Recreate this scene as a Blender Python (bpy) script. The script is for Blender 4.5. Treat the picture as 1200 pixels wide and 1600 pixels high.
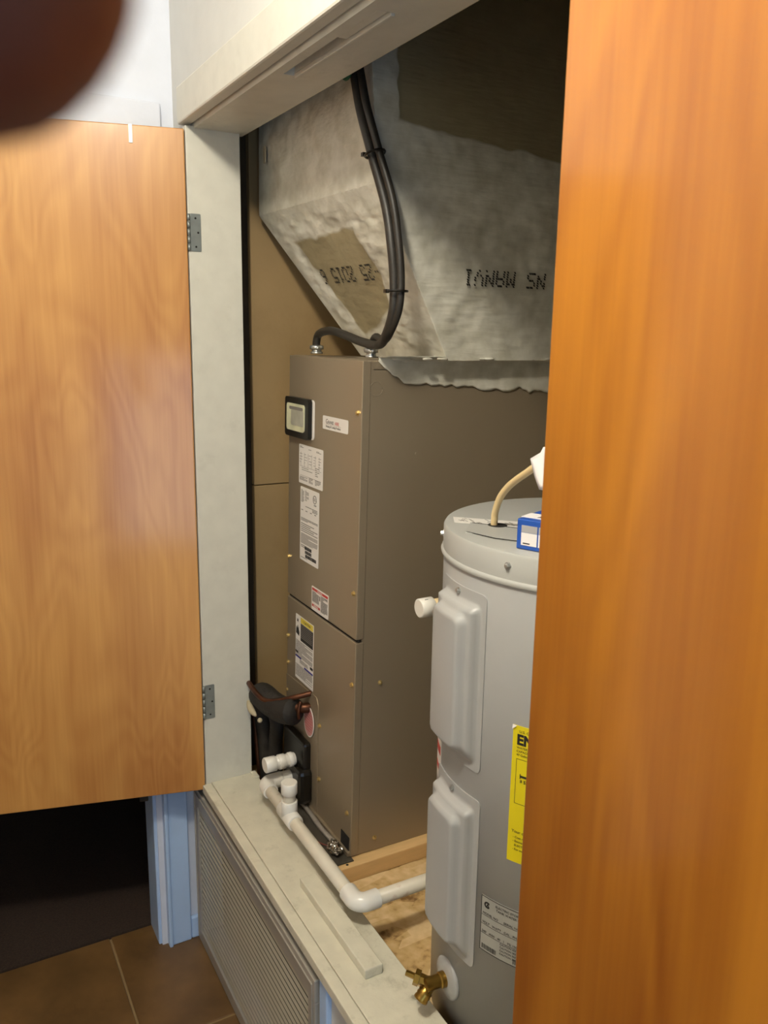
import bpy, bmesh, math, random
from mathutils import Vector, Matrix, noise
R = math.radians
rng = random.Random(7)
for o in list(bpy.data.objects): bpy.data.objects.remove(o)
scene = bpy.context.scene
COL = scene.collection

# ------------------------------------------------------------------ camera
FPX = 1297.0
CAM = Vector((1.757, -0.516, 1.048))
pitch, yaw, roll = .2117, .5096, .0160
fw = Vector((-math.cos(yaw)*math.cos(pitch), math.sin(yaw)*math.cos(pitch), -math.sin(pitch)))
rt = fw.cross(Vector((0, 0, 1))).normalized(); up = rt.cross(fw)
r2 = rt*math.cos(roll) + up*math.sin(roll); u2 = -rt*math.sin(roll) + up*math.cos(roll)
cd = bpy.data.cameras.new('camera'); cam = bpy.data.objects.new('camera', cd); COL.objects.link(cam)
cam.matrix_world = Matrix(((r2.x, u2.x, -fw.x, CAM.x), (r2.y, u2.y, -fw.y, CAM.y), (r2.z, u2.z, -fw.z, CAM.z), (0, 0, 0, 1)))
cd.sensor_fit = 'VERTICAL'; cd.sensor_height = 36; cd.sensor_width = 27; cd.lens = FPX/1600*36
cd.clip_start = .005
cd.dof.use_dof = True; cd.dof.focus_distance = 1.45; cd.dof.aperture_fstop = 11.8
scene.camera = cam

# ------------------------------------------------------------------ world, lights, exposure
w = bpy.data.worlds.new('world'); scene.world = w; w.use_nodes = True
w.node_tree.nodes['Background'].inputs[0].default_value = (.55, .7, 1, 1)
w.node_tree.nodes['Background'].inputs[1].default_value = .12
def light(name, kind, loc, energy, color, **kw):
    d = bpy.data.lights.new(name, kind); d.energy = energy; d.color = color
    for k, v in kw.items(): setattr(d, k, v)
    o = bpy.data.objects.new(name, d); COL.objects.link(o); o.location = loc
    return o
light('hall_ceiling_lamp', 'POINT', (1.2, -.52, 1.85), 50, (1, .92, .78), shadow_soft_size=.065)
win = light('hall_window_daylight', 'AREA', (3.55, -.85, .3), 11, (.48, .70, 1), shape='RECTANGLE', size=.8, size_y=1.2)
win.rotation_euler = (R(90), 0, R(90))
vs = scene.view_settings; vs.view_transform = 'Standard'; vs.look = 'None'; vs.gamma = 1; vs.use_curve_mapping = False
vs.exposure = 0.08

# ------------------------------------------------------------------ materials
def newmat(name):
    m = bpy.data.materials.new(name); m.use_nodes = True
    return m, m.node_tree.nodes, m.node_tree.links, m.node_tree.nodes['Principled BSDF']
def rgb(h):  # sRGB hex -> linear
    v = [int(h[i:i+2], 16)/255 for i in (0, 2, 4)]
    return tuple(c/12.92 if c <= .04045 else ((c+.055)/1.055)**2.4 for c in v) + (1,)
def mat(name, col, rough=.5, metal=0, var=.12, scale=18, bump=0, bscale=60, stretch=(1, 1, 1), dirt=None, dirt_amt=.4, dirt_scale=9, coat=0, spec=.5):
    m, N, L, B = newmat(name)
    col = rgb(col) if isinstance(col, str) else col
    B.inputs['Roughness'].default_value = rough; B.inputs['Metallic'].default_value = metal
    B.inputs['Coat Weight'].default_value = coat; B.inputs['Specular IOR Level'].default_value = spec
    tc = N.new('ShaderNodeTexCoord'); mp = N.new('ShaderNodeMapping'); mp.inputs['Scale'].default_value = stretch
    L.new(tc.outputs['Object'], mp.inputs[0])
    nz = N.new('ShaderNodeTexNoise'); nz.inputs['Scale'].default_value = scale; nz.inputs['Detail'].default_value = 6
    L.new(mp.outputs[0], nz.inputs['Vector'])
    rp = N.new('ShaderNodeValToRGB'); rp.color_ramp.elements[0].position = .3; rp.color_ramp.elements[1].position = .7
    rp.color_ramp.elements[0].color = tuple(c*(1-var) for c in col[:3]) + (1,)
    rp.color_ramp.elements[1].color = tuple(min(1, c*(1+var)) for c in col[:3]) + (1,)
    L.new(nz.outputs[0], rp.inputs[0]); out = rp.outputs[0]
    if dirt:
        d = N.new('ShaderNodeTexNoise'); d.inputs['Scale'].default_value = dirt_scale; d.inputs['Detail'].default_value = 8; d.inputs['Roughness'].default_value = .7
        L.new(mp.outputs[0], d.inputs['Vector'])
        mr = N.new('ShaderNodeMapRange'); mr.inputs[1].default_value = .56; mr.inputs[2].default_value = .72; mr.inputs[4].default_value = dirt_amt
        L.new(d.outputs[0], mr.inputs[0])
        mx = N.new('ShaderNodeMix'); mx.data_type = 'RGBA'; L.new(mr.outputs[0], mx.inputs[0]); L.new(out, mx.inputs[6])
        mx.inputs[7].default_value = rgb(dirt); out = mx.outputs[2]
    L.new(out, B.inputs['Base Color'])
    if bump:
        bn = N.new('ShaderNodeTexNoise'); bn.inputs['Scale'].default_value = bscale; bn.inputs['Detail'].default_value = 5
        L.new(mp.outputs[0], bn.inputs['Vector'])
        bp = N.new('ShaderNodeBump'); bp.inputs['Strength'].default_value = bump; bp.inputs['Distance'].default_value = .004
        L.new(bn.outputs[0], bp.inputs['Height']); L.new(bp.outputs[0], B.inputs['Normal'])
    return m
def wood_door(name, c_dark, c_light, seed, cathedral):
    m, N, L, B = newmat(name)
    B.inputs['Roughness'].default_value = .38; B.inputs['Coat Weight'].default_value = .6; B.inputs['Coat Roughness'].default_value = .12
    tc = N.new('ShaderNodeTexCoord')
    mp = N.new('ShaderNodeMapping'); mp.inputs['Scale'].default_value = (3.2, 3.2, .55 if not cathedral else .9); mp.inputs['Location'].default_value = (seed, seed*1.7, seed*.3)
    L.new(tc.outputs['Object'], mp.inputs[0])
    nz = N.new('ShaderNodeTexNoise'); nz.inputs['Scale'].default_value = 1.5; nz.inputs['Detail'].default_value = 2; nz.inputs['Distortion'].default_value = .6
    L.new(mp.outputs[0], nz.inputs['Vector'])
    mu = N.new('ShaderNodeMath'); mu.operation = 'MULTIPLY'; mu.inputs[1].default_value = 95 if cathedral else 60; L.new(nz.outputs[0], mu.inputs[0])
    si = N.new('ShaderNodeMath'); si.operation = 'SINE'; L.new(mu.outputs[0], si.inputs[0])
    m2 = N.new('ShaderNodeMapping'); m2.inputs['Scale'].default_value = (120, 120, 3.5); L.new(tc.outputs['Object'], m2.inputs[0])
    fine = N.new('ShaderNodeTexNoise'); fine.inputs['Scale'].default_value = 1; fine.inputs['Detail'].default_value = 4; L.new(m2.outputs[0], fine.inputs['Vector'])
    m3 = N.new('ShaderNodeMapping'); m3.inputs['Scale'].default_value = (9, 9, 1.6); m3.inputs['Location'].default_value = (seed, 0, seed); L.new(tc.outputs['Object'], m3.inputs[0])
    big = N.new('ShaderNodeTexNoise'); big.inputs['Scale'].default_value = .7; big.inputs['Detail'].default_value = 3; L.new(m3.outputs[0], big.inputs['Vector'])
    a = N.new('ShaderNodeMath'); a.operation = 'MULTIPLY_ADD'; L.new(si.outputs[0], a.inputs[0]); a.inputs[1].default_value = 0.03 if cathedral else .05; L.new(big.outputs[0], a.inputs[2])
    b = N.new('ShaderNodeMath'); b.operation = 'MULTIPLY_ADD'; L.new(fine.outputs[0], b.inputs[0]); b.inputs[1].default_value = .22; L.new(a.outputs[0], b.inputs[2])
    rp = N.new('ShaderNodeValToRGB'); rp.color_ramp.elements[0].position = .38; rp.color_ramp.elements[1].position = .85
    rp.color_ramp.elements[0].color = rgb(c_dark); rp.color_ramp.elements[1].color = rgb(c_light)
    L.new(b.outputs[0], rp.inputs[0]); L.new(rp.outputs[0], B.inputs['Base Color'])
    bp = N.new('ShaderNodeBump'); bp.inputs['Strength'].default_value = .06; bp.inputs['Distance'].default_value = .002
    L.new(fine.outputs[0], bp.inputs['Height']); L.new(bp.outputs[0], B.inputs['Normal'])
    return m
def osb():
    m, N, L, B = newmat('strand_board')
    tc = N.new('ShaderNodeTexCoord')
    cols = []
    vo = N.new('ShaderNodeTexVoronoi'); vo.inputs['Scale'].default_value = 38; vo.feature = 'F1'
    mp = N.new('ShaderNodeMapping'); mp.inputs['Rotation'].default_value = (0, 0, .6); mp.inputs['Scale'].default_value = (1, .35, 1)
    wn = N.new('ShaderNodeTexNoise'); wn.inputs['Scale'].default_value = 6
    L.new(tc.outputs['Object'], mp.inputs[0])
    L.new(mp.outputs[0], vo.inputs['Vector'])
    sp = N.new('ShaderNodeSeparateColor'); L.new(vo.outputs['Color'], sp.inputs[0])
    nz = N.new('ShaderNodeTexNoise'); nz.inputs['Scale'].default_value = 45; nz.inputs['Detail'].default_value = 7; L.new(tc.outputs['Object'], nz.inputs['Vector'])
    a = N.new('ShaderNodeMath'); a.operation = 'MULTIPLY_ADD'; L.new(sp.outputs[0], a.inputs[0]); a.inputs[1].default_value = .4; L.new(nz.outputs[0], a.inputs[2])
    rp = N.new('ShaderNodeValToRGB'); rp.color_ramp.elements[0].position = .38; rp.color_ramp.elements[1].position = .95
    rp.color_ramp.elements[0].color = rgb('7a5a30'); rp.color_ramp.elements[1].color = rgb('e0c596')
    e = rp.color_ramp.elements.new(.55); e.color = rgb('c4a36c')
    L.new(a.outputs[0], rp.inputs[0]); L.new(rp.outputs[0], B.inputs['Base Color']); B.inputs['Roughness'].default_value = .8
    bp = N.new('ShaderNodeBump'); bp.inputs['Strength'].default_value = .4; bp.inputs['Distance'].default_value = .002
    L.new(a.outputs[0], bp.inputs['Height']); L.new(bp.outputs[0], B.inputs['Normal'])
    return m
def duct_material():
    m, N, L, B = newmat('mastic_coated_duct_board')
    at = N.new('ShaderNodeAttribute'); at.attribute_name = 'bare'
    tc = N.new('ShaderNodeTexCoord')
    nz = N.new('ShaderNodeTexNoise'); nz.inputs['Scale'].default_value = 30; nz.inputs['Detail'].default_value = 8; L.new(tc.outputs['Object'], nz.inputs['Vector'])
    ad = N.new('ShaderNodeMath'); ad.operation = 'MULTIPLY_ADD'; L.new(nz.outputs[0], ad.inputs[0]); ad.inputs[1].default_value = .5; L.new(at.outputs['Fac'], ad.inputs[2])
    mr = N.new('ShaderNodeMapRange'); mr.inputs[1].default_value = .62; mr.inputs[2].default_value = .9; L.new(ad.outputs[0], mr.inputs[0])
    r1 = N.new('ShaderNodeValToRGB'); r1.color_ramp.elements[0].position = .3; r1.color_ramp.elements[1].position = .7
    r1.color_ramp.elements[0].color = rgb('bfbba9'); r1.color_ramp.elements[1].color = rgb('dedbcd'); L.new(nz.outputs[0], r1.inputs[0])
    r2_ = N.new('ShaderNodeValToRGB'); r2_.color_ramp.elements[0].color = rgb('928768'); r2_.color_ramp.elements[1].color = rgb('a89b7a'); L.new(nz.outputs[0], r2_.inputs[0])
    mx = N.new('ShaderNodeMix'); mx.data_type = 'RGBA'; L.new(mr.outputs[0], mx.inputs[0]); L.new(r1.outputs[0], mx.inputs[6]); L.new(r2_.outputs[0], mx.inputs[7])
    L.new(mx.outputs[2], B.inputs['Base Color']); B.inputs['Roughness'].default_value = .6
    mp = N.new('ShaderNodeMapping'); mp.inputs['Scale'].default_value = (90, 22, 160); L.new(tc.outputs['Object'], mp.inputs[0])
    n2 = N.new('ShaderNodeTexNoise'); n2.inputs['Scale'].default_value = 1; n2.inputs['Detail'].default_value = 5; L.new(mp.outputs[0], n2.inputs['Vector'])
    bp = N.new('ShaderNodeBump'); bp.inputs['Strength'].default_value = .35; bp.inputs['Distance'].default_value = .003
    L.new(n2.outputs[0], bp.inputs['Height']); L.new(bp.outputs[0], B.inputs['Normal'])
    return m
M = dict(
    wallpaint=mat('wall_paint', 'cfcfca', .6, var=.03, bump=.08, bscale=160),
    endwall=mat('end_wall_paint', 'd6dce8', .6, var=.03, bump=.08, bscale=160),  # white wall paint with the bluish daylight put into its colour
    trim=mat('cream_gloss_paint', 'd3d0c2', .45, var=.05, scale=25, bump=.12, bscale=70, dirt='8d8873', dirt_amt=.25, dirt_scale=14),
    jamb=mat('jamb_paint', 'cfcdc0', .45, var=.04, scale=25, bump=.1, bscale=60, dirt='8d8a7c', dirt_amt=.16, dirt_scale=11),
    sill=mat('worn_sill_paint', 'd0ccb9', .55, var=.07, scale=22, bump=.25, bscale=60, dirt='7b785f', dirt_amt=.4, dirt_scale=17),
    daylight_trim=mat('white_gloss_paint_daylight_blue', 'b2cdf0', .35, var=.03),  # neutral white trim; the blue of the window light is put into its colour
    ceil=mat('ceiling_paint', 'd8d6cf', .8, var=.03, bump=.2, bscale=120),
    tile=mat('brown_ceramic_tile', '6a4f2e', .42, var=.3, scale=9, bump=.1, bscale=30, dirt='4c3420', dirt_amt=.6, dirt_scale=7),
    grout=mat('grout', '8a7450', .85, var=.15),
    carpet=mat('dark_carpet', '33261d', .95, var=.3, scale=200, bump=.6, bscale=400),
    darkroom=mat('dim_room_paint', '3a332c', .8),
    brown=mat('brown_wallboard', '9c8258', .75, var=.08, scale=6, bump=.08, bscale=90, dirt='7b603a', dirt_amt=.3, dirt_scale=4),
    darkstud=mat('rough_dark_lumber', '40331f', .85, var=.2),
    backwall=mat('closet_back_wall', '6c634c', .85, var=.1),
    doorL=wood_door('honey_birch_veneer', '9c6026', 'd09c54', 3.1, True),
    doorR=wood_door('birch_veneer_lamplight_amber', '82470c', 'b27420', 11.3, False),  # same wood as the left door; warm lamplight is put into the colour
    osb=osb(), duct=duct_material(),
    handler=mat('taupe_painted_steel', '988a74', .36, metal=.4, var=.03, scale=4, bump=.02, bscale=300, stretch=(1, 1, .2)),
    handler_dark=mat('black_gap', '15120e', .9, var=.02),
    label=mat('white_label', 'e3e0da', .4, var=.02),
    ink=mat('black_ink', '23211f', .6, var=.02),
    greyink=mat('grey_ink', '77736d', .6, var=.05),
    redink=mat('red_ink', 'b83a34', .6, var=.03),
    pinktag=mat('pink_tag_card', 'b98784', .6, var=.1),
    blueink=mat('blue_ink', '2b2a86', .6, var=.03),
    yellow=mat('yellow_label', 'e3d21a', .45, var=.03),
    yellowhdr=mat('yellow_print', 'd8c548', .5, var=.03),
    brass_screw=mat('brassy_screw', 'd9c184', .3, metal=.85, var=.05),
    zinc=mat('zinc_plated_steel', 'c6cac9', .3, metal=.9, var=.1, scale=60),
    hinge=mat('dull_hinge_steel', '8f9694', .42, metal=.6, var=.1, scale=50),
    blackpl=mat('glossy_black_plastic', '17140f', .3, var=.1),
    glass=mat('milky_window_plastic', 'cfcfae', .15, var=.15, scale=30),
    glassgrey=mat('grey_filter_media', 'a09f90', .4, var=.15, scale=30),
    heater=mat('grey_enamel', 'a8a9a8', .34, var=.02, bump=.02, bscale=200),
    heatertop=mat('grey_enamel_top', 'a9aaa6', .42, var=.06, scale=10),
    plate=mat('silver_data_label', 'a3a39c', .4, var=.03),
    pvc=mat('white_pvc', 'e4e2da', .28, var=.03, coat=.15),
    pvc_dirty=mat('stained_white_pvc', 'd9d3c2', .35, var=.06, dirt='9a5f48', dirt_amt=.75, dirt_scale=20, coat=.1),
    copper=mat('tarnished_copper', '5c3a28', .4, metal=.8, var=.3, scale=40),
    foam=mat('black_pipe_foam', '221e19', .75, var=.25, scale=35, bump=.3, bscale=120),
    foampale=mat('pale_torn_foam', 'b3a78a', .9, var=.1),
    rubber=mat('black_cable_jacket', '2b2823', .42, var=.2, scale=60),
    nm=mat('cream_cable_jacket', 'dfc795', .4, var=.05),
    panmetal=mat('dark_grey_sheet_metal', '5a554b', .5, metal=.5, var=.2, scale=25, dirt='2c2820', dirt_amt=.5),
    foil=mat('crumpled_foil', 'b9b4aa', .18, metal=1, var=.1, bump=.6, bscale=60),
    tape=mat('silver_tape', 'a9a299', .35, metal=.4, var=.15, scale=40, dirt='8a5c55', dirt_amt=.4),
    pine=mat('pine_lumber', 'd6b27c', .65, var=.12, scale=8, stretch=(8, 1, 8), bump=.1),
    brass=mat('brass', 'a5843f', .3, metal=.95, var=.15, scale=50),
    grille=mat('grey_grille_enamel', 'a9a59b', .4, metal=.25, var=.04),
    louver=mat('grille_louver_enamel', 'b9b4a2', .45, metal=.15, var=.04),
    blue=mat('blue_carton', '1d4fa8', .4, var=.05),
    paper=mat('white_paper', 'e9e6e6', .7, var=.02),
    cartgrey=mat('grey_print', 'a5a5a8', .5, var=.04),
    green=mat('green_wire', '2c6a45', .4, var=.1),
    wirered=mat('reddish_wire', '8d4a40', .5, var=.1),
    skin=mat('skin', '5a2a1c', .5, var=.08, bump=.15, bscale=300),  # darkened so the colour carries the backlit shade on the finger
)

# ------------------------------------------------------------------ mesh helpers
def obj(name, bm, m, parent=None, smooth=False, loc=None):
    stuff = name in ('fine_print', 'barcode', 'black_mark', 'blue_rule', 'print_rule', 'lettering', 'pictogram', 'cover_seam')
    me = bpy.data.meshes.new(name)
    if smooth:
        for f in bm.faces: f.smooth = True
    bm.normal_update(); bm.to_mesh(me); bm.free()
    o = bpy.data.objects.new(name, me); COL.objects.link(o)
    ms = m if isinstance(m, (list, tuple)) else [m]
    for x in ms: me.materials.append(M[x] if isinstance(x, str) else x)
    if parent: o.parent = parent
    if loc: o.location = loc
    if stuff: o['kind'] = 'stuff'
    return o
def empty(name, loc, rot=(0, 0, 0)):
    o = bpy.data.objects.new(name, None); COL.objects.link(o); o.location = loc; o.rotation_euler = rot; o.empty_display_size = .05
    return o
def tag(o, label, cat=None, group=None, kind=None):
    o['label'] = label
    if cat: o['category'] = cat
    if group: o['group'] = group
    if kind: o['kind'] = kind
    return o
def box(bm, x0, x1, y0, y1, z0, z1, bev=0, seg=2, mtx=None):
    ret = bmesh.ops.create_cube(bm, size=1)
    vs_ = ret['verts']
    for v in vs_:
        v.co = Vector((x0+(v.co.x+.5)*(x1-x0), y0+(v.co.y+.5)*(y1-y0), z0+(v.co.z+.5)*(z1-z0)))
    if bev:
        es = list({e for v in vs_ for e in v.link_edges})
        r = bmesh.ops.bevel(bm, geom=es, offset=bev, segments=seg, affect='EDGES', profile=.5)
        vs_ = list({v for f in r['faces'] for v in f.verts} | {v for v in vs_ if v.is_valid})
    if mtx: bmesh.ops.transform(bm, matrix=mtx, verts=[v for v in vs_ if v.is_valid])
    return vs_
def bx(name, m, b, parent=None, bev=0, seg=2, **k):
    bm = bmesh.new(); box(bm, *b, bev, seg); return obj(name, bm, m, parent, **k)
def frame(d):
    d = d.normalized(); a = Vector((0, 0, 1)) if abs(d.z) < .9 else Vector((1, 0, 0))
    u = d.cross(a).normalized(); return u, d.cross(u)
def lathe(bm, p0, axis, prof, n=24, caps=True):
    """prof: list of (distance along axis, radius)"""
    axis = Vector(axis).normalized(); u, v = frame(axis); p0 = Vector(p0); rings = []
    for t, r in prof:
        c = p0 + axis*t
        rings.append([bm.verts.new(c + (u*math.cos(2*math.pi*k/n) + v*math.sin(2*math.pi*k/n))*max(r, 1e-5)) for k in range(n)])
    for a, b in zip(rings, rings[1:]):
        for k in range(n): bm.faces.new((a[k], a[(k+1) % n], b[(k+1) % n], b[k]))
    if caps:
        bm.faces.new(rings[0][::-1]); bm.faces.new(rings[-1])
    bmesh.ops.recalc_face_normals(bm, faces=bm.faces)
def smooth_path(pts, sub=8):
    P = [Vector(p) for p in pts]; out = []
    for i in range(len(P)-1):
        a = P[max(i-1, 0)]; b = P[i]; c = P[i+1]; d = P[min(i+2, len(P)-1)]
        for k in range(sub):
            t = k/sub
            out.append(.5*((2*b) + (c-a)*t + (2*a-5*b+4*c-d)*t*t + (3*b-a-3*c+d)*t**3))
    out.append(P[-1]); return out
def tube(bm, pts, r, n=12, sub=8, flat=None):
    path = smooth_path(pts, sub) if sub else [Vector(p) for p in pts]
    rad = r if callable(r) else (lambda t: r)
    rings = []; u = None
    for i, p in enumerate(path):
        d = (path[min(i+1, len(path)-1)] - path[max(i-1, 0)]).normalized()
        if u is None: u, _ = frame(d)
        u = (u - d*u.dot(d)).normalized(); v = d.cross(u); q = rad(i/(len(path)-1))
        rings.append([bm.verts.new(p + (u*math.cos(2*math.pi*k/n) + v*math.sin(2*math.pi*k/n))*q) for k in range(n)])
    for a, b in zip(rings, rings[1:]):
        for k in range(n): bm.faces.new((a[k], a[(k+1) % n], b[(k+1) % n], b[k]))
    bm.faces.new(rings[0][::-1]); bm.faces.new(rings[-1])
    bmesh.ops.recalc_face_normals(bm, faces=bm.faces)
def tb(name, m, pts, r, parent=None, n=12, sub=8):
    bm = bmesh.new(); tube(bm, pts, r, n, sub); return obj(name, bm, m, parent, True)
def lt(name, m, p0, axis, prof, parent=None, n=24, smooth=True):
    bm = bmesh.new(); lathe(bm, p0, axis, prof, n); o = obj(name, bm, m, parent)
    if smooth:
        o.data.polygons.foreach_set('use_smooth', [len(p.vertices) == 4 for p in o.data.polygons])
    return o
def autosmooth(o, ang=35):
    me = o.data
    for p in me.polygons: p.use_smooth = True
    try: me.set_sharp_from_angle(angle=R(ang))
    except Exception: pass
    return o
_dg = bpy.context.evaluated_depsgraph_get
def text_bm(s, size, align='LEFT', bold=0, extr=.0002):
    c = bpy.data.curves.new('t', 'FONT'); c.body = s; c.size = size; c.align_x = align; c.offset = bold; c.extrude = extr; c.resolution_u = 3
    t = bpy.data.objects.new('t', c); COL.objects.link(t)
    me = bpy.data.meshes.new_from_object(t.evaluated_get(_dg()))
    bpy.data.objects.remove(t); bpy.data.curves.remove(c)
    bm = bmesh.new(); bm.from_mesh(me); bpy.data.meshes.remove(me); return bm
def flat_xz(bm, x, z, y, shrinkx=1.0):
    """lay a text mesh (xy plane) onto a front face looking towards -Y"""
    for v in bm.verts: v.co = Vector((x + v.co.x*shrinkx, y - v.co.z, z + v.co.y))
def fine_print(bm, x0, x1, z0, z1, y, lh=.0026, fill=.5, seed=1, gaps=.25, th=.0003):
    g = random.Random(seed); z = z1
    while z - lh > z0:
        x = x0
        end = x1 if g.random() > gaps else x0 + (x1-x0)*g.uniform(.3, .8)
        while x < end:
            wd = min(g.uniform(.003, .011), end-x)
            if wd > .001: box(bm, x, x+wd, y-th, y, z-lh*fill, z)
            x += wd + .0012
        z -= lh
def rounded_plate(bm, x0, x1, z0, z1, y0, y1, r=.003, n=4):
    pts = []
    for cx, cz, a0 in ((x1-r, z1-r, 0), (x0+r, z1-r, 90), (x0+r, z0+r, 180), (x1-r, z0+r, 270)):
        for k in range(n+1):
            a = R(a0+90*k/n); pts.append((cx+r*math.cos(a), cz+r*math.sin(a)))
    f = [bm.verts.new((x, y0, z)) for x, z in pts]; b = [bm.verts.new((x, y1, z)) for x, z in pts]
    bm.faces.new(f[::-1]); bm.faces.new(b)
    for k in range(len(pts)): bm.faces.new((f[k], f[(k+1) % len(pts)], b[(k+1) % len(pts)], b[k]))
    bmesh.ops.recalc_face_normals(bm, faces=bm.faces)
def rp_(name, m, x0, x1, z0, z1, y0, y1, parent, r=.003):
    bm = bmesh.new(); rounded_plate(bm, x0, x1, z0, z1, y0, y1, r); return obj(name, bm, m, parent)
def screw(parent, p, d, r=.0045, m='brass_screw', name='screw'):
    return lt(name, m, p, d, [(-.002, r*1.25), (.0008, r*1.25), (.001, r*.9), (.0042, r*.85), (.005, r*.5)], parent, 6, False)

# ------------------------------------------------------------------ the setting
ZF = -.475            # hall floor
ZC = 1.93             # ceiling
W = 1.17              # closet opening width
HH = 1.45             # underside of the head
# hall floor: mortar bed + tiles
fl = bx('floor', 'grout', (-.185, 3.7, -1.25, .0, ZF-.06, ZF-.0025)); tag(fl, 'brown ceramic tile floor of the hallway', kind='structure')
tx0, ty0, ts, gw = .193, -.212, .40, .005
bm = bmesh.new(); box(bm, gw/2, ts-gw/2, gw/2, ts-gw/2, -.008, 0, .0015, 1)
tile0 = None
for i in range(-2, 11):
    for j in range(-3, 1):
        x = tx0 + i*ts; y = ty0 + j*ts
        xa, xb, ya, yb = max(x, -.19), min(x+ts, 3.7), max(y, -1.25), min(y+ts, 0)
        if xb-xa < .03 or yb-ya < .03: continue
        if abs(xb-xa-ts) < 1e-6 and abs(yb-ya-ts) < 1e-6:
            if tile0 is None:
                t = tile0 = obj('tile', bm, 'tile', fl)
            else:
                t = tile0.copy(); COL.objects.link(t)
            t.location = (x, y, ZF)
        else:
            bx('tile', 'tile', (xa+gw/2, xb-gw/2, ya+gw/2, yb-gw/2, ZF-.008, ZF), fl, .0015, 1)
# carpeted dark room behind the far doorway
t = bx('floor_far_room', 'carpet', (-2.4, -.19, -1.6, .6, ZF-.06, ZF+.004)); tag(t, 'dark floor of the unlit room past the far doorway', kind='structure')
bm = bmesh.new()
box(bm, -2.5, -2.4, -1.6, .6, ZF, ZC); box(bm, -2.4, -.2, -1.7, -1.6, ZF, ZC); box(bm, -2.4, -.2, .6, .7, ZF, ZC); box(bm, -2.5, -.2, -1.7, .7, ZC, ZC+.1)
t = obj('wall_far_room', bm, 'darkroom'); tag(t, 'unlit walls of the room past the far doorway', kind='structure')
# far end wall with doorway
XE = -.1
bm = bmesh.new()
box(bm, XE-.1, XE, -.1, .12, ZF, ZC); box(bm, XE-.1, XE, -1.6, -.9, ZF, ZC); box(bm, XE-.1, XE, -.9, -.1, 1.43, ZC)
t = obj('wall_far', bm, 'endwall'); tag(t, 'white end wall of the hallway above the open plywood door, tinted with daylight blue', kind='structure')
# casing of the doorway: bead, flat, stop and head
cas = empty('trim_1', (0, 0, 0)); tag(cas, 'white painted casing of the dark doorway, daylight blue put into its colour', kind='structure')
bx('casing_board', 'daylight_trim', (XE, XE+.015, -.085, -.029, ZF, 1.4295), cas, .003)
bx('bead', 'daylight_trim', (XE, XE+.021, -.087, -.077, ZF, 1.43), cas, .003)
bx('door_stop', 'daylight_trim', (XE-.09, XE-.004, -.108, -.097, ZF, 1.43), cas, .003)
bx('jamb_board', 'daylight_trim', (XE-.1, XE-.001, -.099, -.082, ZF, 1.43), cas, .001)
bx('head_casing', 'endwall', (XE, XE+.015, -.97, -.0295, 1.43, 1.505), cas, .003)  # same casing as the boards, with less daylight blue in its colour
bx('casing_board', 'daylight_trim', (XE, XE+.015, -.97, -.9, ZF, 1.429), cas, .003)
t = bx('baseboard_far', 'daylight_trim', (XE, XE+.013, -.0285, -.002, ZF, ZF+.06), None, .004); tag(t, 'short white baseboard end beside the return grille', kind='structure')
# closet front wall round the opening
bm = bmesh.new()
box(bm, XE, -.02, 0, .10, -.02, ZC)                 # left of opening
box(bm, -.02, W+.02, 0, .115, 1.52, ZC)             # above head
box(bm, W+.02, 3.7, 0, .115, ZF, ZC)                # right
box(bm, .64, W+.02, 0.004, .1, ZF, -.022)           # below sill, right of grille
box(bm, XE, .64, .06, .1, ZF, -.022)                # behind grille
t = obj('wall_right', bm, 'wallpaint'); tag(t, 'white painted hallway wall round the closet opening', kind='structure')
t = bx('wall_left', 'wallpaint', (-.1, 3.7, -1.35, -1.25, ZF, ZC)); tag(t, 'white hallway wall facing the closet', kind='structure')
t = bx('ceiling', 'ceil', (-.2, 3.7, -1.35, .0, ZC, ZC+.08)); tag(t, 'white hallway ceiling', kind='structure')
# closet shell
t = bx('floor_closet', 'osb', (-.13, 1.42, .1, .86, -.12, -.058)); tag(t, 'strand board floor of the closet', kind='structure')
t = bx('ceiling_closet', 'backwall', (-.13, 1.42, .115, .86, ZC, ZC+.08)); tag(t, 'dark closet ceiling', kind='structure')
t = bx('wall_closet_back', 'backwall', (-.13, 1.42, .80, .86, -.058, ZC)); tag(t, 'dim brown back wall of the closet', kind='structure')
t = bx('wall_closet_right', 'backwall', (1.36, 1.42, .115, .8, -.058, ZC)); tag(t, 'dim right side wall of the closet', kind='structure')
wl = bx('wall_closet_left', 'darkstud', (-.2, -.13, .1, .80, -.12, ZC)); tag(wl, 'brown board left side wall of the closet', kind='structure')
bx('panel', 'brown', (-.131, -.112, .17, .799, -.057, .684), wl, .001, 1)
bx('panel', 'brown', (-.131, -.112, .17, .799, .6865, ZC-.002), wl, .001, 1)
# closet frame: left jamb, right jamb, head with rabbet and cut-out, sill
jm = bx('trim_2', 'jamb', (-.022, 0, -.004, .11, -.0195, HH), None, .0015); tag(jm, 'white painted left jamb of the closet with two hinges', kind='structure')
t = bx('trim_3', 'jamb', (W, W+.022, -.004, .11, -.0195, HH), None, .0015); tag(t, 'white painted right jamb behind the near door', kind='structure')
hd = empty('trim_4', (0, 0, HH)); tag(hd, 'white painted closet head with door rabbet and cut out slot', kind='structure')
bx('head_face', 'jamb', (-.03, W+.03, -.012, .012, HH+.004, 1.525), hd, .004).location = (0, 0, -HH)
bm = bmesh.new()
sx0, sx1, sy0, sy1 = .43, .742, .031, .05
box(bm, -.022, W+.022, .014, sy0, HH-.004, 1.52); box(bm, -.022, W+.022, sy1, .122, HH-.004, 1.52)
box(bm, -.022, sx0, sy0, sy1, HH-.004, 1.52); box(bm, sx1, W+.022, sy0, sy1, HH-.004, 1.52); box(bm, sx0, sx1, sy0, sy1, HH+.018, 1.52)
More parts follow.
